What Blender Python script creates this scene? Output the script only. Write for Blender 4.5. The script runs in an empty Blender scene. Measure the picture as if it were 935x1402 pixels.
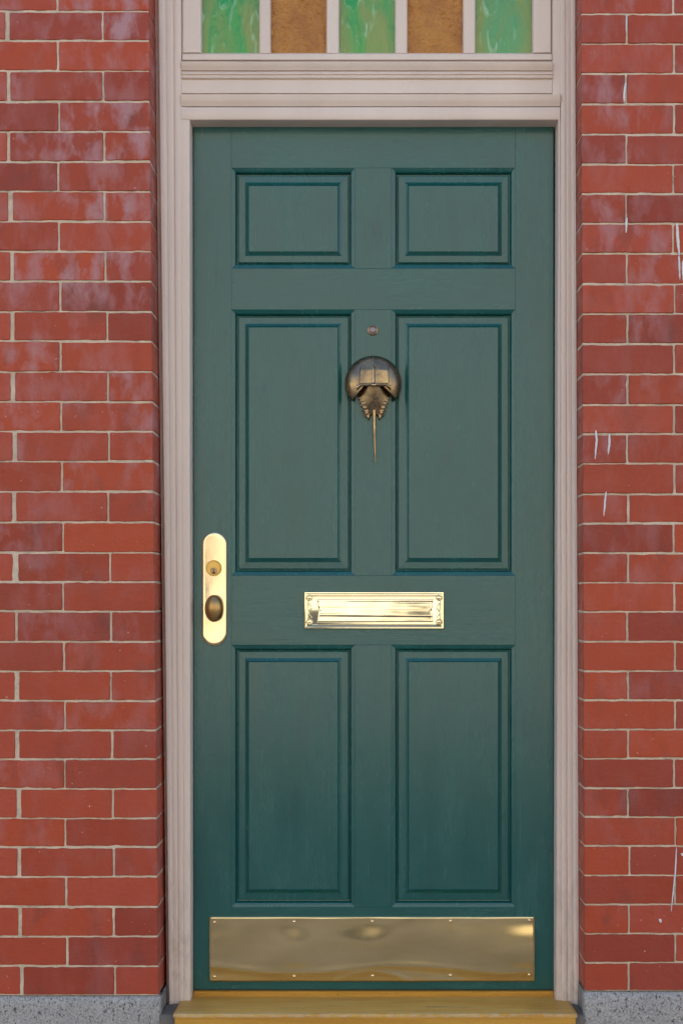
import bpy, bmesh, math, random
from mathutils import Vector, noise
R = math.radians
rng = random.Random(7)
C = bpy.context.scene.collection

# ------------------------------------------------------------------ camera
D = 3.6; F = 1962.0; XC = 500.0; HY = 820.0; CZ = 1.25      # distance, focal length in photo pixels, eye level
cam = bpy.data.cameras.new('camera'); co = bpy.data.objects.new('camera', cam); C.objects.link(co)
co.location = (0, -D, CZ); co.rotation_euler = (R(90), 0, 0)
cam.sensor_fit = 'VERTICAL'; cam.sensor_height = 36; cam.lens = 36*F/1402
cam.shift_x = (467.5-XC)/1402; cam.shift_y = (HY-701)/1402
cam.clip_start = .05; cam.clip_end = 500
bpy.context.scene.camera = co
# ------------------------------------------------------------------ world + sun
SUN_EL, SUN_AZ = 45, -22
w = bpy.data.worlds.new('World'); bpy.context.scene.world = w; w.use_nodes = True
sky = w.node_tree.nodes.new('ShaderNodeTexSky'); sky.sky_type = 'NISHITA'; sky.sun_disc = False
sky.sun_elevation = R(SUN_EL); sky.sun_rotation = R(SUN_AZ)
bg = w.node_tree.nodes['Background']; bg.inputs[1].default_value = .15
w.node_tree.links.new(sky.outputs[0], bg.inputs[0])
sl = bpy.data.lights.new('sun', 'SUN'); sl.energy = 4.8; sl.angle = R(.5); sl.color = (1, .93, .82)
so = bpy.data.objects.new('sun', sl); C.objects.link(so)
dv = Vector((math.sin(R(SUN_AZ))*math.cos(R(SUN_EL)), math.cos(R(SUN_AZ))*math.cos(R(SUN_EL)), math.sin(R(SUN_EL))))
so.rotation_euler = dv.to_track_quat('Z', 'Y').to_euler(); so.location = (0, 4, 14)
sc = bpy.context.scene
sc.view_settings.view_transform = 'Standard'; sc.view_settings.look = 'None'
sc.view_settings.exposure = 1.42; sc.view_settings.gamma = 1
sc.render.engine = 'CYCLES'; sc.cycles.use_denoising = True
sc.cycles.max_bounces = 8; sc.cycles.diffuse_bounces = 4; sc.cycles.glossy_bounces = 5

# ------------------------------------------------------------------ measuring: photo pixel + real depth -> metres
def X(px, y=0.): return (px-XC)*(D+y)/F
def Z(py, y=0.): return CZ+(HY-py)*(D+y)/F
def lerp(a, b, t): return a+(b-a)*t

# ------------------------------------------------------------------ materials
class NT:
    def __init__(s, name):
        s.m = bpy.data.materials.new(name); s.m.use_nodes = True; s.t = s.m.node_tree
        s.b = s.t.nodes['Principled BSDF']
        s.co = s.t.nodes.new('ShaderNodeTexCoord').outputs['Object']
        s.g = s.t.nodes.new('ShaderNodeNewGeometry').outputs['Position']
    def n(s, typ, ins=None, **kw):
        nd = s.t.nodes.new(typ)
        for k, v in kw.items(): setattr(nd, k, v)
        for k, v in (ins or {}).items(): s.set(nd.inputs[k], v)
        return nd
    def set(s, sock, v):
        if isinstance(v, bpy.types.NodeSocket): s.t.links.new(v, sock)
        else: sock.default_value = v
    def noise(s, scale, detail=3, rough=.55, vec=None, stretch=None, dist=0.):
        v = vec or s.g
        if stretch: v = s.n('ShaderNodeMapping', {0: v, 3: stretch}).outputs[0]
        return s.n('ShaderNodeTexNoise', {'Vector': v, 'Scale': scale, 'Detail': detail, 'Roughness': rough, 'Distortion': dist}).outputs[0]
    def ramp(s, v, a, b, ca=0., cb=1.):
        return s.n('ShaderNodeMapRange', {0: v, 1: a, 2: b, 3: ca, 4: cb}).outputs[0]
    def math(s, op, a, b=0.):
        return s.n('ShaderNodeMath', {0: a, 1: b}, operation=op).outputs[0]
    def mix(s, f, a, b):
        nd = s.n('ShaderNodeMix', data_type='RGBA')
        for sock, v in ((nd.inputs[0], f), (nd.inputs[6], a), (nd.inputs[7], b)):
            if not isinstance(v, bpy.types.NodeSocket) and sock is not nd.inputs[0] and len(v) == 3: v = (*v, 1)
            s.set(sock, v)
        return nd.outputs[2]
    def p(s, **kw):
        for k, v in kw.items():
            k = k.replace('_', ' ')
            if k == 'Base Color' and not isinstance(v, bpy.types.NodeSocket): v = (*v, 1)
            s.set(s.b.inputs[k], v)
    def bump(s, h, dist=.001, strength=1., chain=None):
        ins = {'Height': h, 'Distance': dist, 'Strength': strength}
        if chain: ins['Normal'] = chain
        o = s.n('ShaderNodeBump', ins).outputs[0]; s.set(s.b.inputs['Normal'], o); return o

def m_brick():
    s = NT('fired_brick')
    at = s.n('ShaderNodeAttribute', attribute_name='tone').outputs['Color']
    sp = s.n('ShaderNodeSeparateColor', {0: at})
    r1, r2, r3 = sp.outputs[0], sp.outputs[1], sp.outputs[2]
    c = s.mix(r1, (.27, .037, .020), (.43, .062, .021))
    c = s.mix(s.math('MULTIPLY', s.math('POWER', r2, 2.), .38), c, (.39, .072, .050))
    # dark kiln smudges
    k = s.ramp(s.noise(9, 4, .6, stretch=(1.4, 1, .8)), .52, .72)
    c = s.mix(s.math('MULTIPLY', k, s.math('ADD', s.math('MULTIPLY', r3, .55), .1)), c, (.15, .045, .038))
    # pinkish / lilac blotches drawn out vertically, more of them high and to the left
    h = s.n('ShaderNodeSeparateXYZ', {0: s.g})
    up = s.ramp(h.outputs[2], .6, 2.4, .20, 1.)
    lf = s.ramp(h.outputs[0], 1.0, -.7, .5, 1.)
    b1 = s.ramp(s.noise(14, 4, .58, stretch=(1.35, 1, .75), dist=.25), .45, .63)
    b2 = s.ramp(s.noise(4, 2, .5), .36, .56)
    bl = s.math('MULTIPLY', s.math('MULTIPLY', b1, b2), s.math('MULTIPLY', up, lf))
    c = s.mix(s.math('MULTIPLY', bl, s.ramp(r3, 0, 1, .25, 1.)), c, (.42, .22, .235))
    # light pits and dark pits
    pit = s.ramp(s.noise(105, 2, .5), .715, .75)
    c = s.mix(s.math('MULTIPLY', pit, s.ramp(s.noise(6, 1), .45, .6, 0, .8)), c, (.55, .42, .34))
    dk = s.ramp(s.noise(95, 3, .6, stretch=(1, 1, 1.4)), .70, .76)
    c = s.mix(s.math('MULTIPLY', dk, .6), c, (.06, .025, .02))
    s.p(Base_Color=c, Roughness=s.ramp(s.noise(30, 3), .3, .7, .36, .60), Specular_IOR_Level=.32)
    b = s.bump(s.noise(18, 4, .6), .0045, .6)
    b = s.bump(s.noise(75, 3, .6, stretch=(.5, 1, 1.3)), .0011, .7, b)
    s.bump(s.noise(220, 4, .65), .0009, .8, b)
    return s.m
def m_mortar():
    s = NT('lime_mortar')
    c = s.mix(s.ramp(s.noise(24, 4, .6), .35, .65), (.54, .44, .33), (.70, .58, .45))
    c = s.mix(s.ramp(s.noise(9, 4, .7), .56, .74, 0, .8), c, (.20, .16, .13))
    c = s.mix(s.ramp(s.noise(260, 2, .6), .60, .75, 0, .6), c, (.14, .11, .09))
    s.p(Base_Color=c, Roughness=.93)
    s.bump(s.noise(180, 4, .7), .0016, .9)
    return s.m
def m_granite():
    s = NT('speckled_granite')
    n1 = s.noise(210, 3, .7); n2 = s.noise(140, 3, .65, stretch=(1.2, 1, 1)); n3 = s.noise(5, 3)
    c = s.mix(s.ramp(n1, .38, .62), (.25, .235, .23), (.45, .43, .415))
    c = s.mix(s.ramp(n2, .575, .63, 0, .9), c, (.035, .033, .036))
    c = s.mix(s.ramp(n3, .45, .75, 0, .35), c, (.20, .19, .20))
    h = s.n('ShaderNodeSeparateXYZ', {0: s.g})
    # weathered dark grime along the inner arris beside the sill
    g = s.ramp(s.math('ADD', h.outputs[1], s.math('MULTIPLY', s.noise(30, 3), .07)), .045, .075)
    c = s.mix(s.math('MULTIPLY', g, .6), c, (.13, .115, .10))
    s.p(Base_Color=c, Roughness=.8)
    b = s.bump(s.noise(40, 4, .6), .004, .7)
    s.bump(s.noise(240, 3, .6), .0012, .8, b)
    return s.m
def m_trim():
    s = NT('cream_trim_paint')
    c = s.mix(s.ramp(s.noise(3, 4, .6, stretch=(2, 2, .5)), .3, .7), (.67, .54, .465), (.75, .615, .535))
    c = s.mix(s.ramp(s.noise(26, 4, .7, stretch=(1, 1, .3)), .64, .84, 0, .12), c, (.47, .39, .33))
    h = s.n('ShaderNodeSeparateXYZ', {0: s.g})
    lo = s.math('MULTIPLY', s.ramp(h.outputs[2], .75, .22), s.ramp(s.noise(35, 5, .7, stretch=(1, 1, .4)), .45, .7))
    c = s.mix(s.math('MULTIPLY', lo, .55), c, (.30, .235, .18))
    chip = s.ramp(s.noise(70, 4, .7, stretch=(1, 1, .5)), .72, .745)
    c = s.mix(s.math('MULTIPLY', chip, .5), c, (.28, .23, .20))
    s.p(Base_Color=c, Roughness=.42)
    b = s.bump(s.noise(60, 4, .6, stretch=(1, 1, .12)), .0005, .6)
    s.bump(s.noise(14, 3, .6), .0012, .35, b)
    return s.m
def m_door(horizontal=False, name='teal_door_paint'):
    s = NT(name)
    st = (.05, 1, 1) if horizontal else (1, 1, .05)
    g = s.noise(190, 4, .6, stretch=st)
    cl = s.noise(5.5, 5, .65, stretch=(.5, 1, 1.2) if horizontal else (1.5, 1, .5))
    c = s.mix(s.ramp(cl, .3, .7), (.0028, .074, .068), (.0050, .094, .087))
    # faint worn scuffs where the paint is rubbed along the grain
    wv = s.math('MULTIPLY', s.ramp(s.noise(7, 4, .7), .52, .72), s.ramp(s.noise(120, 3, .6, stretch=st), .5, .7))
    c = s.mix(s.math('MULTIPLY', wv, .6), c, (.006, .040, .036))
    s.p(Base_Color=c, Roughness=s.math('ADD', s.ramp(cl, .3, .7, .20, .27), s.ramp(s.noise(90, 4, .7, stretch=st), .4, .75, 0, .06)), Specular_IOR_Level=.66)
    b = s.bump(g, .0006, .6)
    s.bump(s.noise(22, 3, .6), .0009, .35, b)
    return s.m
def m_plain(name, col, rough, metal=0., bump=None, **kw):
    s = NT(name); s.p(Base_Color=col, Roughness=rough, Metallic=metal, **kw)
    if bump: s.bump(s.noise(bump[0], 4, .6), bump[1], bump[2])
    return s.m
def m_brass(name, c1, c2, r1, r2, bs=8, bd=.0, stretch=None):
    s = NT(name)
    t = s.noise(bs, 4, .6, stretch=stretch)
    s.p(Base_Color=s.mix(s.ramp(t, .35, .65), c1, c2), Roughness=s.ramp(s.noise(bs*1.5, 2, .4, stretch=stretch), .3, .7, r1, r2), Metallic=1.)
    if bd: s.bump(s.noise(bs*2.5, 3, .5), bd, .6)
    return s.m
def m_wood(name, ca, cb, worn=False):
    s = NT(name)
    g = s.noise(60, 4, .6, stretch=(.06, .7, 1))
    c = s.mix(s.ramp(g, .35, .65), ca, cb)
    if worn:
        h = s.n('ShaderNodeSeparateXYZ', {0: s.g})
        f = s.ramp(s.noise(14, 4, .7, stretch=(.25, 1.4, 1)), .38, .62)
        c = s.mix(s.math('MULTIPLY', f, .75), c, (.60, .38, .10))
        st = s.ramp(s.noise(30, 5, .75, stretch=(.3, 1.5, 1)), .60, .70)
        c = s.mix(s.math('MULTIPLY', st, .7), c, (.10, .075, .06))
        ed = s.ramp(h.outputs[1], -.012, -.028)
        e2 = s.math('MULTIPLY', ed, s.ramp(s.noise(60, 4, .7, stretch=(.6, 1, 1)), .42, .6))
        c = s.mix(s.math('MULTIPLY', e2, .5), c, (.60, .50, .36))
    else:
        pt = s.ramp(s.noise(120, 3, .6), .66, .72)
        c = s.mix(s.math('MULTIPLY', pt, .7), c, (.09, .045, .015))
    s.p(Base_Color=c, Roughness=.5)
    b = s.bump(g, .0008, .5); s.bump(s.noise(110, 3, .6), .0008, .6, b)
    return s.m
def m_green_glass(name, seed, a, b, cc):
    s = NT(name)
    v = s.n('ShaderNodeMapping', {0: s.g, 1: (seed*3.1, 0, seed*1.7), 3: (1, 1, .28)}).outputs[0]
    n1 = s.n('ShaderNodeTexNoise', {'Vector': v, 'Scale': 9., 'Detail': 3., 'Roughness': .5, 'Distortion': 1.6}).outputs[0]
    n2 = s.n('ShaderNodeTexNoise', {'Vector': v, 'Scale': 26., 'Detail': 4., 'Roughness': .6, 'Distortion': 2.2}).outputs[0]
    c = s.mix(s.ramp(n1, .40, .56), a, b)
    c = s.mix(s.ramp(n2, .58, .74), c, cc)
    s.p(Base_Color=c, Roughness=.05, Specular_IOR_Level=.5)
    s.bump(n2, .004, .35)
    return s.m
def m_amber():
    s = NT('amber_hammered_glass')
    c = s.mix(s.ramp(s.noise(20, 3), .35, .65), (.36, .130, .010), (.46, .185, .020))
    s.p(Base_Color=c, Roughness=.22)
    s.bump(s.noise(85, 2, .45, dist=.3), .007, 1.)
    return s.m
def m_brick_far():
    s = NT('house_brickwork')
    v = s.n('ShaderNodeCombineXYZ', {0: s.n('ShaderNodeSeparateXYZ', {0: s.g}).outputs[0], 1: s.n('ShaderNodeSeparateXYZ', {0: s.g}).outputs[2]}).outputs[0]
    bt = s.n('ShaderNodeTexBrick', {'Vector': v, 'Color1': (.36, .08, .04, 1), 'Color2': (.28, .07, .045, 1), 'Mortar': (.45, .38, .3, 1), 'Scale': 1., 'Mortar Size': .003, 'Brick Width': .236, 'Row Height': .0755})
    s.p(Base_Color=bt.outputs[0], Roughness=.7); return s.m

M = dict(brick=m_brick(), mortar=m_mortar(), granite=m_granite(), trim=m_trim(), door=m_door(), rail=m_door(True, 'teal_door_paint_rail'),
    streak=m_plain('white_paint_streak', (.68, .66, .66), .5, bump=(120, .0006, .7)),
    black=m_plain('black_weatherstrip', (.012, .011, .011), .6),
    grit=m_plain('gritty_joint', (.15, .135, .12), .95, bump=(150, .003, .9)),
    gap=m_plain('dark_caulk', (.05, .045, .04), .8, bump=(80, .002, .8)),
    polish=m_brass('polished_brass', (.84, .62, .38), (.91, .71, .47), .10, .20, 8, .0006),
    slot=m_brass('lacquered_brass', (.84, .74, .50), (.90, .82, .60), .07, .15, 8),
    antique=m_brass('antique_brass', (.40, .24, .09), (.52, .33, .14), .30, .42, 30, .0007),
    shell=m_brass('weathered_bronze', (.20, .15, .105), (.40, .28, .15), .22, .36, 28, .0006),
    sheet=m_brass('brushed_brass_sheet', (.72, .55, .26), (.83, .66, .35), .10, .16, 7, .0, (.5, 1, 1.6)),
    steel=m_plain('dull_nickel', (.30, .20, .13), .3, 1.), dark=m_plain('keyhole_dark', (.01, .008, .006), .6),
    lens=m_plain('peephole_glass', (.25, .22, .22), .03, 0., Specular_IOR_Level=.9),
    tread=m_wood('worn_varnished_wood', (.50, .235, .032), (.60, .33, .060), True), riser=m_wood('ochre_painted_wood', (.46, .215, .02), (.56, .28, .035)),
    amber=m_amber(), housebrick=m_brick_far(),
    paving=m_plain('concrete_paving', (.46, .40, .32), .85, bump=(40, .003, .6)), asphalt=m_plain('asphalt_surface', (.07, .07, .072), .9, bump=(120, .004, .8)),
    stucco=m_plain('pale_stucco', (.50, .485, .41), .85, bump=(30, .004, .5)), pane=m_plain('window_glass_dark', (.03, .035, .04), .05),
    stone=m_plain('lintel_stone', (.38, .34, .29), .8, bump=(60, .003, .6)), kerb=m_plain('granite_kerb', (.35, .34, .33), .8, bump=(90, .003, .6)))
OL, EM, TQ = (.18, .27, .06), (.02, .30, .055), (.30, .52, .32)

# ------------------------------------------------------------------ object helpers
def link(name, me, mats, parent=None):
    for m in (mats if isinstance(mats, (list, tuple)) else [mats]): me.materials.append(m)
    o = bpy.data.objects.new(name, me); C.objects.link(o)
    if parent is not None: o.parent = parent
    return o
def from_bm(name, bm, mats, parent=None, smooth=False, recalc=True):
    if recalc: bmesh.ops.recalc_face_normals(bm, faces=bm.faces)
    me = bpy.data.meshes.new(name); bm.to_mesh(me); bm.free()
    if smooth: me.polygons.foreach_set('use_smooth', [True]*len(me.polygons))
    me.update(); return link(name, me, mats, parent)
def thing(name, label, cat, group=None, kind=None):
    o = bpy.data.objects.new(name, None); C.objects.link(o); return tag(o, label, cat, group, kind)
def tag(o, label=None, cat=None, group=None, kind=None):
    if label: o['label'] = label
    if cat: o['category'] = cat
    if group: o['group'] = group
    if kind: o['kind'] = kind
    return o
def box(bm, x0, x1, y0, y1, z0, z1):
    v = [bm.verts.new((x, y, z)) for z in (z0, z1) for x, y in ((x0, y0), (x1, y0), (x1, y1), (x0, y1))]
    for f in ((3, 2, 1, 0), (4, 5, 6, 7), (0, 1, 5, 4), (1, 2, 6, 5), (2, 3, 7, 6), (3, 0, 4, 7)): bm.faces.new([v[i] for i in f])
def box_obj(name, b, mat, parent=None, bevel=0., kind=None):
    bm = bmesh.new(); box(bm, *b)
    if bevel: bmesh.ops.bevel(bm, geom=bm.edges[:], offset=bevel, segments=2, affect='EDGES')
    o = from_bm(name, bm, mat, parent)
    if kind: o['kind'] = kind
    return o
def stack(name, rings, mat, parent=None, cap=True, capb=False, smooth=True, sharp=40):
    """skin a list of equally long closed rings of points"""
    bm = bmesh.new(); vr = [[bm.verts.new(p) for p in r] for r in rings]; n = len(rings[0])
    for a, b in zip(vr, vr[1:]):
        for i in range(n): bm.faces.new((a[i], a[(i+1) % n], b[(i+1) % n], b[i]))
    if cap: bm.faces.new(vr[-1])
    if capb: bm.faces.new(vr[0])
    bmesh.ops.recalc_face_normals(bm, faces=bm.faces)
    if smooth:
        for f in bm.faces: f.smooth = True
        for e in bm.edges:
            if len(e.link_faces) == 2 and e.calc_face_angle(0) > R(sharp): e.smooth = False
    return from_bm(name, bm, mat, parent, recalc=False)
def disc_stack(name, cx, cz, prof, mat, parent, n=32, ax=1., az=1., sharp=40):
    """prof: (radius, y) from the door outwards"""
    return stack(name, [[(cx+ax*r*math.cos(2*math.pi*i/n), y, cz+az*r*math.sin(2*math.pi*i/n)) for i in range(n)] for r, y in prof], mat, parent, sharp=sharp)

YC, YD = .105, .155          # casing plane and door plane behind the brick face

# ------------------------------------------------------------------ ground, street
g = box_obj('pavement', (-12, 12, -2.6, .3, -.3, 0), M['paving'], kind='structure')
g = box_obj('road', (-40, 40, -10.4, -2.75, -.4, -.13), M['asphalt'], kind='structure')
g = box_obj('kerb', (-12, 12, -2.748, -2.602, -.3, .004), M['kerb'], kind='structure')
g = box_obj('far_pavement', (-40, 40, -13.7, -10.4, -.3, 0.0), M['paving'], kind='structure')
bm = bmesh.new(); v = [bm.verts.new(p) for p in ((-200, -200, -.42), (200, -200, -.42), (200, 200, -.42), (-200, 200, -.42))]; bm.faces.new(v)
g = from_bm('ground', bm, M['asphalt']); g['kind'] = 'structure'

# ------------------------------------------------------------------ brick walls
LY = [15,55.5,97,139,180,221,262,303,344,385,426.5,467,509,550,591,631.6,673,715,756.5,797,837,879,919,959.6,1000,1039.6,1080,1120.7,1160,1200.7,1241.5,1282.5,1323,1363]
RY = [19,60,100.6,142,184,225,265.5,306,347,388.7,429.4,470.6,512,554,594,635,677,716.7,757.4,798,837.8,878.5,919,959,999,1038.8,1079,1119,1158.7,1199,1238.8,1278.7,1318,1356.7]
TOPROWS = 9
for L in (LY, RY):
    for _ in range(TOPROWS): L.insert(0, L[0]-41)
Z_TOP = Z(LY[0])
def outline(x0, x1, z0, z1, jit):
    """rounded, slightly ragged brick outline, (x, z) counter-clockwise"""
    c = .0022; pts = []
    def run(ax, az, bx, bz):
        L = math.hypot(bx-ax, bz-az); n = max(2, int(L/.011))
        for i in range(n+1):
            t = i/n; x, z = lerp(ax, bx, t), lerp(az, bz, t)
            k = jit if 0 < i < n else 0
            if rng.random() < .035: k *= 3.0
            q = noise.noise(Vector((x*40, z*40, jit*1e3)))*k*.75
            pts.append((x+(q+rng.uniform(-k, k)*.35)*(az != bz), z+(q+rng.uniform(-k, k)*.35)*(ax != bx)))
    run(x0+c, z0, x1-c, z0); run(x1, z0+c, x1, z1-c); run(x1-c, z1, x0+c, z1); run(x0, z1-c, x0, z0+c)
    return pts
def add_brick(bm, col, x0, x1, z0, z1, depth, dy=None, jit=.0014, y0=0., tone=None):
    dy = rng.uniform(-.0011, .0011) if dy is None else dy
    a = [rng.uniform(-.0006, .0006), rng.uniform(-.0006, .0006), rng.uniform(-.0010, .0010), rng.uniform(-.0010, .0010)]
    P = outline(x0+a[0], x1+a[1], z0+a[2], z1+a[3], jit)
    cx, cz = (x0+x1)/2, (z0+z1)/2
    tx, tz = rng.uniform(-.006, .006), rng.uniform(-.012, .012)
    def sh(p, ins):
        dx, dz = p[0]-cx, p[1]-cz
        return (p[0]-math.copysign(min(ins, abs(dx)), dx)*(abs(dx) > (x1-x0)/2-.004), p[1]-math.copysign(min(ins, abs(dz)), dz)*(abs(dz) > (z1-z0)/2-.004))
    rings = []
    for ins, y in ((0, depth), (0, .0022), (.0006, .0007), (.0017, 0.)):
        r = []
        for p in P:
            q = sh(p, ins); r.append(bm.verts.new((q[0], y0+y+dy+(tx*(q[0]-cx)+tz*(q[1]-cz))*(y < .01), q[1])))
        rings.append(r)
    n = len(P); fs = []
    for A, B in zip(rings, rings[1:]):
        for i in range(n): fs.append(bm.faces.new((A[i], A[(i+1) % n], B[(i+1) % n], B[i])))
    fs.append(bm.faces.new(rings[-1]))
    tone = tone or (rng.random(), rng.random(), rng.random(), 1)
    for f in fs:
        for l in f.loops: l[col] = tone
def wall(side):
    rows = LY if side < 0 else RY
    bm = bmesh.new(); col = bm.loops.layers.float_color.new('tone')
    g = 1.35                                               # half a joint, in photo pixels
    mort = []
    for i in range(len(rows)-1):
        ya, yb = rows[i], rows[i+1]; t = (ya-15)/1350; typeA = (i-TOPROWS) % 2 == 0
        def j(a, b): return lerp(a, b, t)+rng.uniform(-1.2, 1.2)
        if side < 0:
            e = lerp(204.5, 218, max(0, t)) if t > 0 else 204.5+t*14
            if typeA:
                a, b = j(11, 30), j(141, 158); w = rng.uniform(2.2, 3.6)
                J = [(e, 0), (b, g), (a, w), (a-128, g), (a-256, g), (a-384, g), (a-512, g)]
            else:
                b = j(79, 93); J = [(e, 0), (b, g), (b-128, g), (b-256, g), (b-384, g), (b-512, g), (b-600, g)]
        else:
            e = lerp(795, 800, t)
            if typeA:
                b = j(857, 861); J = [(e, 0), (b, g), (b+126, g), (b+252, g), (b+378, g), (b+504, g), (b+630, g)]
            else:
                b = j(921.5, 924); J = [(e, 0), (b, g), (b+126, g), (b+252, g), (b+378, g), (b+504, g), (b+567, g)]
        za, zb = Z(ya+g), Z(yb-g)
        for k in range(len(J)-1):
            p, q = J[k], J[k+1]
            lo, hi = (q[0]+q[1], p[0]-p[1]) if side < 0 else (p[0]+p[1], q[0]-q[1])
            first = k == 0; tone = (rng.random(), rng.random(), rng.random(), 1)
            if side < 0 and typeA and k == 2: tone = (.7+.3*rng.random(), .9, 0, 1)
            dep = .03
            if first: dep = .20 if typeA else .055
            add_brick(bm, col, X(lo), X(hi), zb, za, dep, tone=tone)
            if first and not typeA:                        # the next brick seen only in the reveal
                add_brick(bm, col, X(lo), X(hi), zb, za, .13, dy=0, y0=.0605, tone=(rng.random(), rng.random(), rng.random(), 1))
        mort.append((X(e), Z(ya), Z(yb)))
    if side < 0:
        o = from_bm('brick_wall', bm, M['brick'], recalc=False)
        tag(o, 'red brick wall left of the door, its upper bricks clouded with lilac', 'brick wall', 'brick walls either side of the door')
    else:
        o = from_bm('brick_wall', bm, M['brick'], recalc=False)
        tag(o, 'red brick wall right of the door, streaked with thin drips of white paint', 'brick wall', 'brick walls either side of the door')
    # mortar: one ragged bed just behind the brick faces
    bm = bmesh.new()
    out = X(-512) if side < 0 else X(1440)
    def sheet(x0, x1, z0, z1):
        nx = max(1, int(abs(x1-x0)/.008)); nz = max(1, int(abs(z1-z0)/.008))
        G = [[bm.verts.new((lerp(x0, x1, i/nx),   .0030+.0016*noise.noise(Vector((lerp(x0, x1, i/nx)*60, 3, lerp(z0, z1, k/nz)*60)))+.0008*noise.noise(Vector((lerp(x0, x1, i/nx)*18, 9, lerp(z0, z1, k/nz)*18))), lerp(z0, z1, k/nz))) for k in range(nz+1)] for i in range(nx+1)]
        for i in range(nx):
            for k in range(nz): bm.faces.new((G[i][k], G[i+1][k], G[i+1][k+1], G[i][k+1]))
        return G
    vis = X(-60) if side < 0 else X(995)
    prev = None
    ex = [(m[0]-side*-.0018) for m in mort]
    for (e, za, zb), k in zip(mort, range(len(mort))):
        xe = e-.0020 if side < 0 else e+.0020
        a = sheet(vis, xe, zb, za)
        for i in range(len(a[-1])-1):                       # turn the corner into the reveal
            p, q = a[-1][i], a[-1][i+1]
            bm.faces.new((p, bm.verts.new((xe, .24, p.co.z)), bm.verts.new((xe, .24, q.co.z)), q))
    v = [bm.verts.new(p) for p in ((out, .003, Z(rows[-1])), (vis, .003, Z(rows[-1])), (vis, .003, Z(rows[0])), (out, .003, Z(rows[0])))]; bm.faces.new(v)
    from_bm('mortar', bm, M['mortar'], o, recalc=False)
    return o
wl = wall(-1); wr = wall(1)

def streak(pts, wpx):
    """a thin run of dried white paint on the brick face"""
    bm = bmesh.new(); rows = []
    n = 22
    for i in range(n+1):
        t = i/n; s = t*(len(pts)-1); k = min(int(s), len(pts)-2); f = s-k
        px, py = lerp(pts[k][0], pts[k+1][0], f), lerp(pts[k][1], pts[k+1][1], f)
        wd = wpx*(.5+.5*math.sin(math.pi*min(1, t*1.05+.05))**.5+.25*noise.noise(Vector((py*.2, px, 1))))/2
        if i in (0, n): wd *= .3
        px += .5*noise.noise(Vector((1, py*.09, px)))
        rows.append([bm.verts.new((X(px+d*wd), y, Z(py))) for d, y in ((-1, .0005), (-.5, -.0022), (.5, -.0022), (1, .0005))])
    for a, b in zip(rows, rows[1:]):
        for k in range(3): bm.faces.new((a[k], a[k+1], b[k+1], b[k]))
    bm.faces.new(rows[0]); bm.faces.new(rows[-1])
    from_bm('paint_drip', bm, M['streak'], wr, smooth=True)
for pts, wd in (([(856, 113), (854, 128), (853.5, 141)], 3.2), ([(857.6, 22), (856.5, 46)], 2.2), ([(857.5, 298), (856.5, 319)], 3.4), ([(926, 305), (927.5, 330), (929.5, 350)], 4.2), ([(929, 350), (930, 383)], 2.6), ([(934, 357), (934.5, 384)], 3.2),
        ([(815, 589), (816.5, 603), (814, 629)], 3.2), ([(834, 594), (833.5, 609), (832, 622)], 3.2), ([(829, 673), (827.5, 690), (826, 707)], 2.8),
        ([(925.5, 1160), (924, 1195), (921, 1222), (918, 1248)], 2.0), ([(933, 1168), (934, 1172)], 3.5), ([(903, 1258), (904, 1263)], 4.5)):
    streak(pts, wd)

# ------------------------------------------------------------------ granite plinths
def plinth(side):
    bm = bmesh.new()
    e = X(219) if side < 0 else X(800)
    o = X(-512) if side < 0 else X(1440)
    zt = Z(1363.5) if side < 0 else Z(1357.5)
    nx, nz = 60, 14
    def P(x, y, z): return bm.verts.new((x, y+.0018*noise.noise(Vector((x*22, z*22, side)))+.001*noise.noise(Vector((x*60, z*60, side+4))), z))
    xs = [lerp(e, o, (i/nx)**2) for i in range(nx+1)]; zs = [lerp(0, zt, k/nz) for k in range(nz+1)]
    G = [[P(x, -.004 if k < nz else .0005, z-.0025*(k == nz)) for k, z in enumerate(zs)] for x in xs]
    for i in range(nx):
        for k in range(nz): bm.faces.new((G[i][k], G[i+1][k], G[i+1][k+1], G[i][k+1]))
    S = [G[0]]
    for q in (.006, .03, .06, .09, .12, .24):
        S.append([bm.verts.new((e-side*(-.0)*q+(.0025 if side < 0 else -.0025)*(1+noise.noise(Vector((q*30, z*30, 2)))), q, z)) for z in zs])
    for a, b in zip(S, S[1:]):
        for k in range(nz): bm.faces.new((a[k], a[k+1], b[k+1], b[k]))
    T0 = [r[-1] for r in G]; T1 = [bm.verts.new((v.co.x, .03, zt)) for v in T0]
    for i in range(nx): bm.faces.new((T0[i], T0[i+1], T1[i+1], T1[i]))
    bm.faces.new((T0[0], T1[0], bm.verts.new((S[-1][-1].co.x, .24, zt))))
    return from_bm('granite_plinth', bm, M['granite'], smooth=True)
tag(plinth(-1), 'speckled grey granite block under the brick wall left of the sill', 'plinth', 'granite plinths under the brick walls')
tag(plinth(1), 'speckled grey granite block under the brick wall right of the sill', 'plinth', 'granite plinths under the brick walls')

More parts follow.
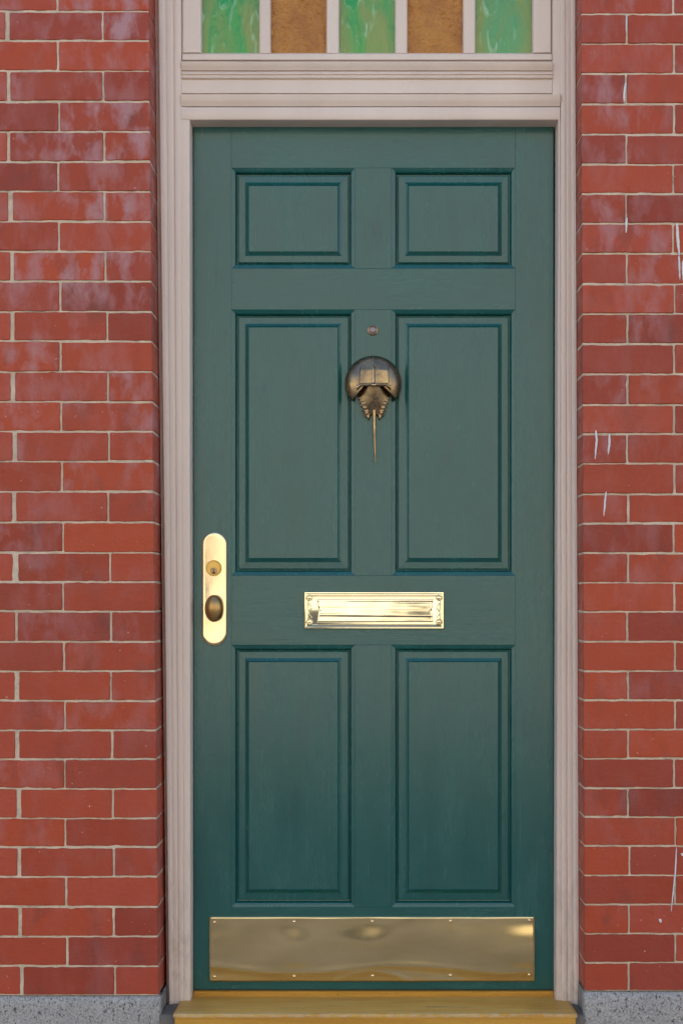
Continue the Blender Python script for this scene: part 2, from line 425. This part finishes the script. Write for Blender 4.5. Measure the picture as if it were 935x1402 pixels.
# ------------------------------------------------------------------ door frame: casings, jamb returns, lintel mouldings
frame = thing('doorway_surround', 'cream painted wooden surround of the doorway with fluted casings and moulded lintel', 'door surround')
ZT = Z(-150, YC)                                            # top of the opening, above the photo
ZSILL_C = Z(1379, YC)
def loft_z(name, prof, top, bot, parent, mat=None, seg=26, mirror=False, wob=.0005, seed=0):
    """vertical moulding: prof = (u, h) across; top/bot = (outer px, inner px, z)"""
    bm = bmesh.new(); cols = []
    for k in range(seg+1):
        t = k/seg; a, b = lerp(top[0], bot[0], t), lerp(top[1], bot[1], t); z = lerp(top[2], bot[2], t)
        cols.append([bm.verts.new((X(lerp(a, b, u), YC)+wob*noise.noise(Vector((z*5, u*1.5, seed))), YC-h+wob*.6*noise.noise(Vector((z*6, u*2, 5+seed))), z)) for u, h in prof])
    for a, b in zip(cols, cols[1:]):
        for i in range(len(prof)-1): bm.faces.new((a[i], a[i+1], b[i+1], b[i]))
    bm.faces.new(cols[0]); bm.faces.new(cols[-1])
    bmesh.ops.recalc_face_normals(bm, faces=bm.faces)
    for f in bm.faces: f.smooth = True
    for e in bm.edges:
        if len(e.link_faces) == 2 and e.calc_face_angle(0) > R(35): e.smooth = False
    return from_bm(name, bm, mat or M['trim'], parent, recalc=False)
CAS = [(-.20, -.06), (-.16, -.004), (-.03, .001), (0, .006), (.02, .011), (.07, .0135), (.20, .0135), (.26, .011), (.29, .0072), (.33, .006), (.36, .0068), (.40, .0072), (.56, .0072), (.60, .006), (.625, .0042), (.655, .0042), (.68, .0058), (.73, .0065), (.92, .0052), (.97, .0042), (1, .001), (1, -.13)]
yt = (CZ-ZT)*F/(D+YC)+HY
def cz_px(py): return Z(py, YC)
# taper of the left casing is real: the old opening is out of plumb
loft_z('casing', CAS, (217-1.7, 248.5, ZT), (232, 252.5, ZSILL_C-.004), frame, seed=1)
loft_z('casing', CAS, (786.5, 766.5, ZT), (792.5, 767.5, ZSILL_C-.004), frame, seed=2)
JAM = [(0, -.02), (0, .0012), (.03, .002), (.80, .002), (.93, .0005), (1, -.003), (1, -.12)]
loft_z('jamb', JAM, (248.6, 260.6, Z(147, YC)), (252.6, 261.5, ZSILL_C-.003), frame, seed=3)
loft_z('jamb', JAM, (766.4, 763.6, Z(147, YC)), (767.4, 761.0, ZSILL_C-.003), frame, seed=4)
UJ = [(0, -.02), (0, .0005), (.8, .0005), (1, -.002), (1, -.12)]
loft_z('jamb', UJ, (766.4, 755.6, ZT), (766.7, 755.6, Z(131.5, YC)), frame, seg=6, seed=5)
def loft_x(name, prof, px0, px1, parent, mat=None, seg=40, wob=.0004):
    """horizontal moulding: prof = (py, h) closed by its back"""
    bm = bmesh.new(); cols = []
    for k in range(seg+1):
        x = lerp(X(px0, YC), X(px1, YC), k/seg)
        cols.append([bm.verts.new((x, YC-h+wob*.5*noise.noise(Vector((x*5, py*.03, 7))), Z(py, YC)+wob*noise.noise(Vector((x*5, py*.05, 2))))) for py, h in prof])
    for a, b in zip(cols, cols[1:]):
        for i in range(len(prof)-1): bm.faces.new((a[i], a[i+1], b[i+1], b[i]))
    bm.faces.new(cols[0]); bm.faces.new(cols[-1])
    bmesh.ops.recalc_face_normals(bm, faces=bm.faces)
    for f in bm.faces: f.smooth = True
    for e in bm.edges:
        if len(e.link_faces) == 2 and e.calc_face_angle(0) > R(28): e.smooth = False
    return from_bm(name, bm, mat or M['trim'], parent, recalc=False)
loft_x('lintel_moulding', [(82.5, -.06), (82.5, -.006), (86.2, -.006), (86.4, .010), (88.2, .013), (91, .0115), (94, .0080), (96.3, .005), (97, .0045), (97.1, -.002), (98.6, -.002), (98.7, .0025), (99, .003), (101, .0065), (102.5, .0065), (103.4, .0025), (104.6, .0035), (106.5, .0055), (108, .004), (108.2, -.002), (109.6, -.002), (109.8, 0), (127.4, 0), (127.5, -.06)], 249.2, 755.3, frame)
loft_x('lintel_ledge', [(126.9, -.06), (126.9, -.007), (130.6, -.007), (130.8, .009), (132, .0125), (138, .0105), (142, .007), (145, .0035), (146, .003), (146.1, -.007), (147.4, -.007), (147.4, .003), (149, .0045), (162, .0045), (164.2, .0025), (164.6, 0), (165.4, -.055), (165.4, -.09)], 248.7, 766, frame)

# ------------------------------------------------------------------ stained glass transom
tr = thing('transom_window', 'transom window of green and amber stained glass above the door', 'transom window')
def sash_bar(name, px0, px1, py0, py1, h, lip, parent, vert=True):
    y0 = YC-h
    x0, x1, z0, z1 = X(px0, YC), X(px1, YC), Z(py1, YC), Z(py0, YC)
    bm = bmesh.new(); b = .0025
    if vert:
        P = [(x0, .15), (x0, y0+lip), (x0+b, y0+.001), (x0+2*b, y0), (x1-2*b, y0), (x1-b, y0+.001), (x1, y0+lip), (x1, .15)]
        cs = [[bm.verts.new((x+.0003*noise.noise(Vector((z*12, x*30, 1))), y, z)) for x, y in P] for z in [lerp(z0, z1, k/10) for k in range(11)]]
    else:
        P = [(z0, .17), (z0, y0), (z1-3*b, y0), (z1-2*b, y0+.001), (z1, y0+lip), (z1, .15)]
        cs = [[bm.verts.new((x, y, z+.0003*noise.noise(Vector((x*12, z*30, 1))))) for z, y in P] for x in [lerp(x0, x1, k/30) for k in range(31)]]
    for a, c in zip(cs, cs[1:]):
        for i in range(len(P)-1): bm.faces.new((a[i], a[i+1], c[i+1], c[i]))
    bm.faces.new(cs[0]); bm.faces.new(cs[-1])
    return from_bm(name, bm, M['trim'], parent)
TT = -150
sash_bar('sash_rail', 250.2, 754.6, 72, 82.4, .004, .008, tr, vert=False)
for a, b in ((249.4, 276.5), (728.5, 754.9)): sash_bar('sash_stile', a, b, TT, 72.4, .0035, .008, tr)
for a, b in ((354.5, 371), (446.5, 464.5), (540.5, 558), (633.5, 651)): sash_bar('glazing_bar', a, b, TT, 72.2, -.001, .008, tr)
gm = [m_green_glass('green_glass_olive', 1.3, OL, EM, TQ), m_green_glass('green_glass_emerald', 4.2, EM, OL, TQ), m_green_glass('green_glass_pale', 7.7, OL, (.07, .31, .11), TQ)]
for k, (a, b) in enumerate(((276, 355), (370.5, 447), (464, 541), (557.5, 634), (650.5, 729))):
    bm = bmesh.new(); box(bm, X(a-2, YC), X(b+2, YC), .1225, .128, Z(73.5, YC), Z(TT, YC))
    o = from_bm('glass_pane', bm, M['amber'] if k % 2 else gm[k//2], tr)
    o['label'] = ['green swirled glass pane with an olive left half', 'amber hammered glass pane left of the middle', 'green swirled glass pane in the middle', 'amber hammered glass pane right of the middle', 'pale green streaked glass pane at the right end'][k]
o = box_obj('stone_lintel', (X(190), X(815), .004, .28, ZT+.0005, Z_TOP-.002), M['stone'])
tag(o, 'plain stone lintel block above the transom window', 'lintel')

# ------------------------------------------------------------------ the door
door = thing('door', 'teal green six panel front door with brass fittings', 'door')
def DX(px): return X(px, YD)
def DZ(py): return Z(py, YD)
DOORB = 1354.5
def plank(name, px0, px1, py0, py1, mat):
    g = .00012; e = .00045
    x0, x1, z0, z1 = DX(px0)+g, DX(px1)-g, DZ(py1)+g, DZ(py0)-g
    bm = bmesh.new()
    v = [[bm.verts.new(p) for p in ((x0+i, y, z0+i), (x1-i, y, z0+i), (x1-i, y, z1-i), (x0+i, y, z1-i))] for i, y in ((0, YD+.042), (0, YD+e*.7), (e, YD))]
    for a, b in zip(v, v[1:]):
        for i in range(4): bm.faces.new((a[i], a[(i+1) % 4], b[(i+1) % 4], b[i]))
    bm.faces.new(v[-1]); bm.faces.new(v[0])
    return from_bm(name, bm, mat, door)
SX = (265.2, 317, 486, 536, 705.3, 757.3)
PZ = ((230, 367.5), (424, 788), (883, 1242))
plank('stile', SX[0], SX[1], 171, DOORB, M['door']); plank('stile', SX[4], SX[5], 171, DOORB, M['door'])
for a, b in ((171, 230), (367.5, 424), (788, 883), (1242, DOORB)): plank('rail', SX[1], SX[4], a, b, M['rail'])
for a, b in PZ: plank('muntin', SX[2], SX[3], a, b, M['door'])
def panel(x0, x1, y0, y1):
    px = (D+YD)/F; k = px
    # (inset in photo pixels, depth behind the door face)
    prof = [(0, .0), (.5, .0006), (2.4, .0018), (5.0, .0038), (6.0, .0078), (6.8, .0122), (7.2, .0155), (8.7, .0162), (9.1, .0112), (10, .0102), (18.2, .0092), (18.7, .0088), (20.4, .0068), (22.0, .0044), (22.4, .0040), (22.9, .0058), (23.7, .0042), (24.2, .0040)]
    bm = bmesh.new(); rings = []
    for ins, dep in prof:
        a, b, c, d = DX(x0)+ins*k, DX(x1)-ins*k, DZ(y1)+ins*k, DZ(y0)-ins*k
        rings.append([bm.verts.new((x, YD+dep, z)) for x, z in ((a, c), (b, c), (b, d), (a, d))])
    for A, B in zip(rings, rings[1:]):
        for i in range(4): bm.faces.new((A[i], A[(i+1) % 4], B[(i+1) % 4], B[i]))
    bm.faces.new(rings[-1])
    bk = [bm.verts.new((x, YD+.035, z)) for x, z in ((DX(x0), DZ(y1)), (DX(x1), DZ(y1)), (DX(x1), DZ(y0)), (DX(x0), DZ(y0)))]
    for i in range(4): bm.faces.new((rings[0][i], rings[0][(i+1) % 4], bk[(i+1) % 4], bk[i]))
    bm.faces.new(bk)
    return from_bm('panel', bm, M['door'], door)
for a, b in PZ:
    panel(SX[1], SX[2], a, b); panel(SX[3], SX[4], a, b)
box_obj('weather_strip', (DX(265.5), DX(757), YD+.002, YD+.04, DZ(1360.5), DZ(DOORB+.2)), M['black'], door)

# lock plate, cylinder, knob
def stadium(cx, zc, hw, hh, n=14):
    """closed outline of a plate with half-round ends"""
    P = []
    for i in range(n+1): a = math.pi*i/n; P.append((cx+hw*math.cos(a), zc+hh-hw+hw*math.sin(a)))
    for i in range(n+1): a = math.pi+math.pi*i/n; P.append((cx+hw*math.cos(a), zc-hh+hw+hw*math.sin(a)))
    return P
pxm = (D+YD)/F
cx, zc = DX(294), (DZ(728.5)+DZ(884.5))/2; hw, hh = 16.8*pxm, (884.5-728.5)/2*pxm
lock = stack('lock_plate', [[(x, YD-y, z) for x, z in stadium(cx, zc, hw-i, hh-i)] for i, y in ((0, -.002), (0, .0015), (.0008, .0038), (.0022, .0052), (.0042, .0058), (.007, .0060), (.012, .0061))], M['polish'], door, sharp=60)
lx, lz = DX(293.3), DZ(778)
cyl = disc_stack('lock_cylinder', lx, lz, [(.0212, YD-.004), (.0208, YD-.0066), (.0200, YD-.0076), (.0192, YD-.0076), (.0188, YD-.0063), (.0178, YD-.0063), (.0174, YD-.0073), (.004, YD-.0075)], m_brass('cylinder_brass', (.40, .25, .07), (.50, .33, .11), .22, .3, 30), lock)
disc_stack('keyway_plug', lx, lz-.0072, [(.0084, YD-.007), (.0084, YD-.0086), (.0074, YD-.0090), (.0070, YD-.0080), (.002, YD-.0081)], M['steel'], lock)
bm = bmesh.new(); box(bm, lx-.0011, lx+.0011, YD-.0092, YD-.007, lz-.0145, lz-.0025); box(bm, lx-.0030, lx+.0030, YD-.0090, YD-.007, lz-.0132, lz-.0100)
from_bm('keyhole', bm, M['dark'], lock)
kx, kz = X(292.6, YD-.04), Z(833, YD-.04)
kprof = [(.010, YD-.005), (.0100, YD-.020)]
for i in range(15):
    a = math.pi*(i/14)*.97; kprof.append((max(.0015, .0235*math.sin(a+.10) if i else .011), YD-.020-.036*(1-math.cos(a))/2))
disc_stack('door_knob', kx, kz, kprof, M['antique'], lock, n=36, ax=1., az=1.50, sharp=70)

# mail slot
mx0, mx1, mz0, mz1 = DX(416), DX(608), DZ(861.5), DZ(809.5)
def rect_rings(x0, x1, z0, z1, prof):
    return [[(x0+i, YD-h, z0+i), (x1-i, YD-h, z0+i), (x1-i, YD-h, z1-i), (x0+i, YD-h, z1-i)] for i, h in prof]
slot = thing('mail_slot', None, None); slot.parent = door
del slot
bpy.data.objects.remove(bpy.data.objects['mail_slot'])
slot = stack('mail_slot', rect_rings(mx0, mx1, mz0, mz1, [(0, -.002), (0, .004), (.0008, .0062), (.0028, .0082), (.0050, .0080), (.0064, .0058), (.0072, .0054), (.0084, .0068), (.0104, .0072), (.012, .0060), (.0132, .0042), (.0145, .0040)]), M['slot'], door, sharp=30)
# flap: gently bowed plate with a rolled lower edge, sides cut in the scrolled outline
fx0, fx1 = DX(434.5), DX(592.5); fz0, fz1 = DZ(852), DZ(820.5)
bm = bmesh.new(); nx, nz = 60, 26; G = []
for i in range(nx+1):
    u = i/nx; col_ = []
    for k in range(nz+1):
        t = k/nz
        side = .0030*(abs(2*t-1)**2.2) - .0016*math.exp(-((t-.5)/.12)**2)
        x = lerp(fx0+side*-1+.002, fx1+side-.002, u)
        h = .0072+.0016*(4*t*(1-t))**.6-.0012*math.exp(-((t-.86)/.022)**2)+.0010*math.exp(-((t-.06)/.04)**2)+.00022*math.sin(19*t+u*2)+.00012*math.sin(47*t)
        h += .00035*noise.noise(Vector((u*7, t*1.5, 3)))
        col_.append(bm.verts.new((x, YD-h, lerp(fz0, fz1, t))))
    G.append(col_)
for i in range(nx):
    for k in range(nz): bm.faces.new((G[i][k], G[i+1][k], G[i+1][k+1], G[i][k+1]))
edge = [g_[0] for g_ in G]+G[-1][1:]+[g_[-1] for g_ in G[-2::-1]]+G[0][-2:0:-1]
bb = [bm.verts.new((v.co.x, YD-.0035, v.co.z)) for v in edge]
for i in range(len(edge)): bm.faces.new((edge[i], edge[(i+1) % len(edge)], bb[(i+1) % len(edge)], bb[i]))
flap = from_bm('flap', bm, M['slot'], slot, smooth=True)
for px in (439, 588):
    disc_stack('flap_pin', DX(px), DZ(835.5), [(.0026, YD-.008), (.0026, YD-.0112), (.0016, YD-.0122), (.0004, YD-.0125)], M['slot'], slot, n=12)
for px in (424, 600.3):
    for py in (818.5, 851.5):
        disc_stack('screw', DX(px), DZ(py), [(.0084, YD-.004), (.0082, YD-.0088), (.0070, YD-.0100), (.0058, YD-.0090), (.0050, YD-.0070), (.0044, YD-.0070), (.0040, YD-.0098), (.002, YD-.0108), (.0004, YD-.0110)], M['slot'], slot, n=18)
    # scrolled ornament between the screws
    bm = bmesh.new(); s = 1 if px < 500 else -1; N = 26; rr = []
    for i in range(N+1):
        t = i/N; z = lerp(DZ(846), DZ(824), t); bx = DX(px)+s*(.0010+.0042*math.cos(3*math.pi*t)*(1-.3*t)); rad = .0014+.0011*math.sin(math.pi*t)
        rr.append([bm.verts.new((bx+rad*math.cos(a), YD-.0052-max(0, rad*1.2*math.sin(a)), z)) for a in [math.pi*j/6 for j in range(7)]])
    for a, b in zip(rr, rr[1:]):
        for j in range(6): bm.faces.new((a[j], a[j+1], b[j+1], b[j]))
    from_bm('scroll_ornament', bm, M['slot'], slot, smooth=True)

# peephole
ph = disc_stack('peephole', DX(510.3), DZ(452.3), [(.0140, YD+.001), (.0140, YD-.0018), (.0132, YD-.0034), (.0112, YD-.0040), (.0098, YD-.0034), (.0090, YD-.0020), (.0082, YD-.0018)], M['steel'], door)
disc_stack('lens', DX(510.3), DZ(452.3), [(.0088, YD-.0015), (.0080, YD-.0036), (.0056, YD-.0052), (.0028, YD-.0060), (.0004, YD-.0062)], M['lens'], ph, n=20, sharp=80)

# horseshoe crab knocker
YK = YD-.002
def kp(px, py): return (X(px, YD-.02), Z(py, YD-.02))
knock = thing('door_knocker', None, None); bpy.data.objects.remove(knock)
KC = (511, 516)
def dome_h(px, py):
    dx = (px-511)/38.6; dy = (py-523)/37.5 if py < 523 else (py-523)/46
    q = max(0, 1-dx*dx-dy*dy)
    h = .004+.037*q**.58
    h += .0022*math.exp(-(dx/.045)**2)*(1 if py < 508 else .5)               # keel on the crown
    return h
def pro_outline():
    P = []
    for i in range(61):                                                       # from right tip over the top to left tip
        a = math.radians(-38+ (256*i/60)); P.append((511+38.4*math.cos(a), 523-(36.6 if math.sin(a) > 0 else 41)*math.sin(a)))
    # inner notch, left tip -> hinge -> right tip
    P += [(484.5, 545.5), (486.5, 541.5), (488.2, 537), (489.8, 532.5), (493, 529), (500, 527.5), (506, 527.8), (511, 528.6), (516, 527.8), (522, 527.5), (529.4, 529), (532.4, 532.5), (534.2, 536), (536.2, 540), (538.6, 544)]
    return P
OUT = pro_outline()
bm = bmesh.new(); NR = 18; rings = []
for j in range(NR+1):
    t = (j+.6)/(NR+.6); r = []
    for (px, py) in OUT:
        qx, qy = lerp(KC[0], px, t), lerp(KC[1], py, t)
        x, z = kp(qx, qy); r.append(bm.verts.new((x, YK-dome_h(qx, qy), z)))
    rings.append(r)
rim = []
for (px, py) in OUT:
    x, z = kp(lerp(KC[0], px, .985), lerp(KC[1], py, .985)); rim.append(bm.verts.new((x, YK+.002, z)))
rings.append(rim); n = len(OUT)
for A, B in zip(rings, rings[1:]):
    for i in range(n): bm.faces.new((A[i], A[(i+1) % n], B[(i+1) % n], B[i]))
bm.faces.new(rings[0])
knock = from_bm('door_knocker', bm, M['shell'], door, smooth=True)
def patch(name, f, nu, nv, mat, parent, thick=.004):
    """a thick curved sheet: f(u, v) -> (px, py, height)"""
    bm = bmesh.new(); G = []; B = []
    for i in range(nu+1):
        a, b = [], []
        for k in range(nv+1):
            px, py, h = f(i/nu, k/nv); x, z = kp(px, py)
            a.append(bm.verts.new((x, YK-h, z))); b.append(bm.verts.new((x, YK-h+thick, z)))
        G.append(a); B.append(b)
    for i in range(nu):
        for k in range(nv):
            bm.faces.new((G[i][k], G[i+1][k], G[i+1][k+1], G[i][k+1])); bm.faces.new((B[i][k], B[i][k+1], B[i+1][k+1], B[i+1][k]))
    for k in range(nv):
        bm.faces.new((G[0][k], G[0][k+1], B[0][k+1], B[0][k])); bm.faces.new((G[-1][k+1], G[-1][k], B[-1][k], B[-1][k+1]))
    for i in range(nu):
        bm.faces.new((G[i+1][0], G[i][0], B[i][0], B[i+1][0])); bm.faces.new((G[i][-1], G[i+1][-1], B[i+1][-1], B[i][-1]))
    bmesh.ops.recalc_face_normals(bm, faces=bm.faces)
    for f_ in bm.faces: f_.smooth = True
    for e in bm.edges:
        if len(e.link_faces) == 2 and e.calc_face_angle(0) > R(45): e.smooth = False
    return from_bm(name, bm, mat, parent, recalc=False)
worn = m_brass('worn_bronze_highlight', (.55, .40, .22), (.72, .54, .32), .22, .34, 40)  # paler bronze for worn ridges, their highlights put into the colour
# squared raised boss on the carapace
def boss(u, v):
    px = lerp(491.2, 533, u)+(1-v)*lerp(1.6, -1.6, u); py = lerp(503.5, 526, v)+1.2*math.sin(2*math.pi*u)*0
    h = .040+.0035*v+.0040*math.exp(-((u-.5)/.035)**2)-.0035*(abs(2*u-1)**8)-.003*math.exp(-(v/.12)**2)
    h -= .0022*(2*u-1)**2+.0016*math.sin(math.pi*v)*0
    h += .0012*(math.exp(-((u-.03)/.03)**2)+math.exp(-((u-.97)/.03)**2))
    return px, py, h
patch('carapace_boss', boss, 40, 20, M['shell'], knock, .020)
def lip(u, v):
    c = abs(2*u-1)
    py = lerp(526.8, 530.2+1.4*math.exp(-((u-.5)/.07)**2)+2.6*max(0, c-.72)/.28, v)+2.2*max(0, c-.8)/.2
    return lerp(488.2, 535, u), py, .047-.010*c**2+.004*math.sin(math.pi*v)
patch('hinge_lip', lip, 36, 6, worn, knock, .010)
# keel along the crown of the shell, rubbed bright, its highlight put in as paler bronze
def keel(u, v):
    py = lerp(489, 526, v); s_ = 2*u-1
    base = dome_h(511, py) if py < 503.5 else max(dome_h(511, py), .0435+.0035*(py-503.5)/22.5-.002*math.exp(-((py-503.5)/2.7)**2))
    return 511+s_*lerp(.8, 1.35, v), py, base+.0022*(1-s_*s_)+.0003
patch('keel_ridge', keel, 6, 24, worn, knock, .006)
# abdomen with side spines
def half_width(v):                                                          # v 0 at the hinge, 1 at the tail
    w_ = lerp(22.0, 9.0, v**2.0)
    for k in range(6):
        c0 = .30+.125*k
        d = (v-c0)/.035
        w_ += (1.5+.45*k)*math.exp(-d*d)*(1 if d < 0 else math.exp(-d*1.5))
    return w_
def abdomen(u, v):
    s = 2*u-1; hw_ = half_width(v)
    px = 512+s*hw_; py = 530+37*v
    py += (7.5*math.exp(-((abs(s)-.80)/.22)**2)-2*math.exp(-(s/.12)**2))*max(0, (v-.72)/.28)
    a_ = abs(s)*hw_/24; h = .005+.026*(1-v)**.55*max(0, 1-a_**1.6)+.003*math.exp(-(a_/.12)**2)+.005*max(0, abs(s)-.7)/.3*v
    return px, py, h
patch('abdomen', abdomen, 48, 90, M['shell'], knock, .003)
# tail spine
rr = []
for i in range(20):
    t = i/19; px = 512.0+2.0*t*t+.3; py = lerp(561, 634.5, t); x, z = kp(px, py); r = .0040*(1-t)**.6+.0009
    rr.append([(x+r*math.cos(2*math.pi*j/10), YK-.009-.004*(1-t)-r*math.sin(2*math.pi*j/10), z) for j in range(10)])
stack('tail_spine', rr, M['shell'], knock, capb=True, sharp=80)

# kick plate
bm = bmesh.new(); nx, nz = 150, 44
kx0, kx1, kz0, kz1 = DX(287.5), DX(731), DZ(1343), DZ(1255)
SC = [(294, 1262), (402.6, 1261.5), (509.5, 1261), (616.5, 1260.5), (724.5, 1259.5), (294, 1336.6), (402.8, 1336), (510, 1335.5), (616.3, 1334.8), (724, 1334)]
SW = [(DX(a), DZ(b)) for a, b in SC]
def kick_y(x, z):
    t = (z-kz0)/(kz1-kz0)
    h = .0056+.0012*math.sin(math.pi*t)
    for sx, sz in SW:
        d = math.hypot((x-sx)/.060, (z-sz)/.034); h -= .0021*math.exp(-d*d)
    h += .0024*noise.noise(Vector((x*5.5, z*11, 2.2)))+.0005*noise.noise(Vector((x*14, z*18, 4)))
    h += .0011*math.exp(-((z-kz0-.032-.011*math.sin(x*11+.5))/.010)**2)+.0009*math.exp(-(math.hypot((x-SW[7][0])/.10, (z-kz0+.02)/.045)-1)**2/.02)
    return YD-max(h, .0012)
G = [[bm.verts.new((lerp(kx0, kx1, i/nx), kick_y(lerp(kx0, kx1, i/nx), lerp(kz0, kz1, k/nz)), lerp(kz0, kz1, k/nz))) for k in range(nz+1)] for i in range(nx+1)]
for i in range(nx):
    for k in range(nz): bm.faces.new((G[i][k], G[i+1][k], G[i+1][k+1], G[i][k+1])).smooth = True
edge = [g_[0] for g_ in G]+G[-1][1:]+[g_[-1] for g_ in G[-2::-1]]+G[0][-2:0:-1]
bb = [bm.verts.new((v.co.x, YD+.0005, v.co.z)) for v in edge]
for i in range(len(edge)): bm.faces.new((edge[i], edge[(i+1) % len(edge)], bb[(i+1) % len(edge)], bb[i]))
kick = from_bm('kick_plate', bm, M['sheet'], door)
for sx, sz in SW:
    y = kick_y(sx, sz)
    disc_stack('screw', sx, sz, [(.0044, y+.001), (.0043, y-.0010), (.0034, y-.0024), (.0016, y-.0031), (.0003, y-.0033)], M['polish'], kick, n=14, sharp=80)

# ------------------------------------------------------------------ sill
sill = thing('door_sill', 'worn ochre wooden door sill on stone below the door', 'door sill')
ZA, ZB = Z(1364, YD-.006), Z(1388.6, -.035)
bm = bmesh.new(); nx, ny = 120, 14; G = []
def sx(t, side):   # the tread runs out past the jambs in front
    return X(lerp(241, 262, t), 0) if side < 0 else X(lerp(784, 760, t), 0)
prof = [(-.033, -.006), (-.035, -.003), (-.0335, -.0008), (-.029, 0)]
for i in range(nx+1):
    c_ = []
    for k in range(ny+1):
        t = k/ny
        if k < 4: y, dz = prof[k]
        else: y, dz = lerp(-.029, YD+.01, (k-3)/(ny-3)), 0
        z = lerp(ZB, ZA, (y+.035)/(YD+.029))+dz
        x = lerp(X(240), X(787), i/nx)
        y += .0010*noise.noise(Vector((x*30, 3, k < 4)))*(k < 5)
        z += .0007*noise.noise(Vector((x*9, y*20, 0)))+(.0012*noise.noise(Vector((x*26, 1, 0))) if k < 3 else 0)
        c_.append(bm.verts.new((x, y, z)))
    G.append(c_)
for i in range(nx):
    for k in range(ny): bm.faces.new((G[i][k], G[i+1][k], G[i+1][k+1], G[i][k+1])).smooth = True
bb = [[bm.verts.new((g_[0].co.x, g_[0].co.y, ZB-.009)), bm.verts.new((g_[0].co.x, YD+.01, ZB-.009))] for g_ in G]
for i in range(nx):
    bm.faces.new((bb[i][0], bb[i+1][0], G[i+1][0], G[i][0])); bm.faces.new((bb[i][1], bb[i+1][1], bb[i+1][0], bb[i][0]))
for i in (0, nx): bm.faces.new([bb[i][1], bb[i][0]]+G[i])
from_bm('tread', bm, M['tread'], sill)
box_obj('riser', (X(242), X(785), -.0335, .10, .06, ZB-.0094), M['riser'], sill, .0012)
box_obj('threshold_strip', (X(265.5, YD), X(757, YD), YD-.010, YD+.045, ZA-.006, Z(1357.6, YD-.01)), M['riser'], sill, .0012)
box_obj('step_block', (X(219)+.012, X(800)-.012, -.03, .2, .0, .0595), M['stone'], sill)
for a, b in ((220, 243), (784, 799)):
    bm = bmesh.new(); box(bm, X(a), X(b), -.012, .16, .0596, ZB-.012)
    bmesh.ops.subdivide_edges(bm, edges=bm.edges[:], cuts=7, use_grid_fill=True)
    for v in bm.verts: v.co += Vector([.004*noise.noise(v.co*45+Vector((q*7, 0, 0))) for q in range(3)])
    from_bm('joint_filler', bm, M['grit'], sill, smooth=True)
# crumbly dark joint where the casings meet the sill
for a, b in ((231, 263), (758, 793)):
    bm = bmesh.new(); P = []; N = 26
    for i in range(N+1):
        x = X(lerp(a, b, i/N), YC); w_ = .0035+.0025*noise.noise(Vector((x*90, 0, 1)))
        P.append([bm.verts.new((x, YC-.0135-w_, Z(1381.8, YC-.02))), bm.verts.new((x, YC-.012, Z(1379.2, YC-.012)+w_*.5)), bm.verts.new((x, YC+.03, Z(1379, YC)))])
    for p, q in zip(P, P[1:]):
        for k in range(2): bm.faces.new((p[k], p[k+1], q[k+1], q[k]))
    from_bm('caulk_bead', bm, M['gap'], sill, smooth=True)

# ------------------------------------------------------------------ the house the door belongs to, and the street behind the camera
bm = bmesh.new()
xl, xr = X(-512)-.0, X(1440)+.0
box(bm, -9, 9, .012, 9, Z_TOP, 8.0)
box(bm, -9, xl-.001, .012, 9, 0, Z_TOP-.001); box(bm, xr+.001, 9, .012, 9, 0, Z_TOP-.001)
box(bm, xl+.001, xr-.001, .30, 8.9, 0, Z_TOP-.001)
o = from_bm('brick_house', bm, M['housebrick']); tag(o, 'red brick house body around and above the doorway', 'house')
ob = thing('opposite_building', 'sunlit pale stucco building across the street, mirrored in the brass', 'building')
box_obj('wall', (-36, 34, -22, -13.7, 0, 8.5), M['stucco'], ob)
for fx in [-13+3.47*q for q in range(-6, 14)]:
    for fz in (1.1, 4.6):
        w_ = box_obj('window', (fx-.6, fx+.6, -13.72, -13.66, fz, fz+2.0), M['pane'], ob)

for o in C.objects:
    if o.parent is None and 'category' in o and 'kind' not in o: o['kind'] = 'thing'
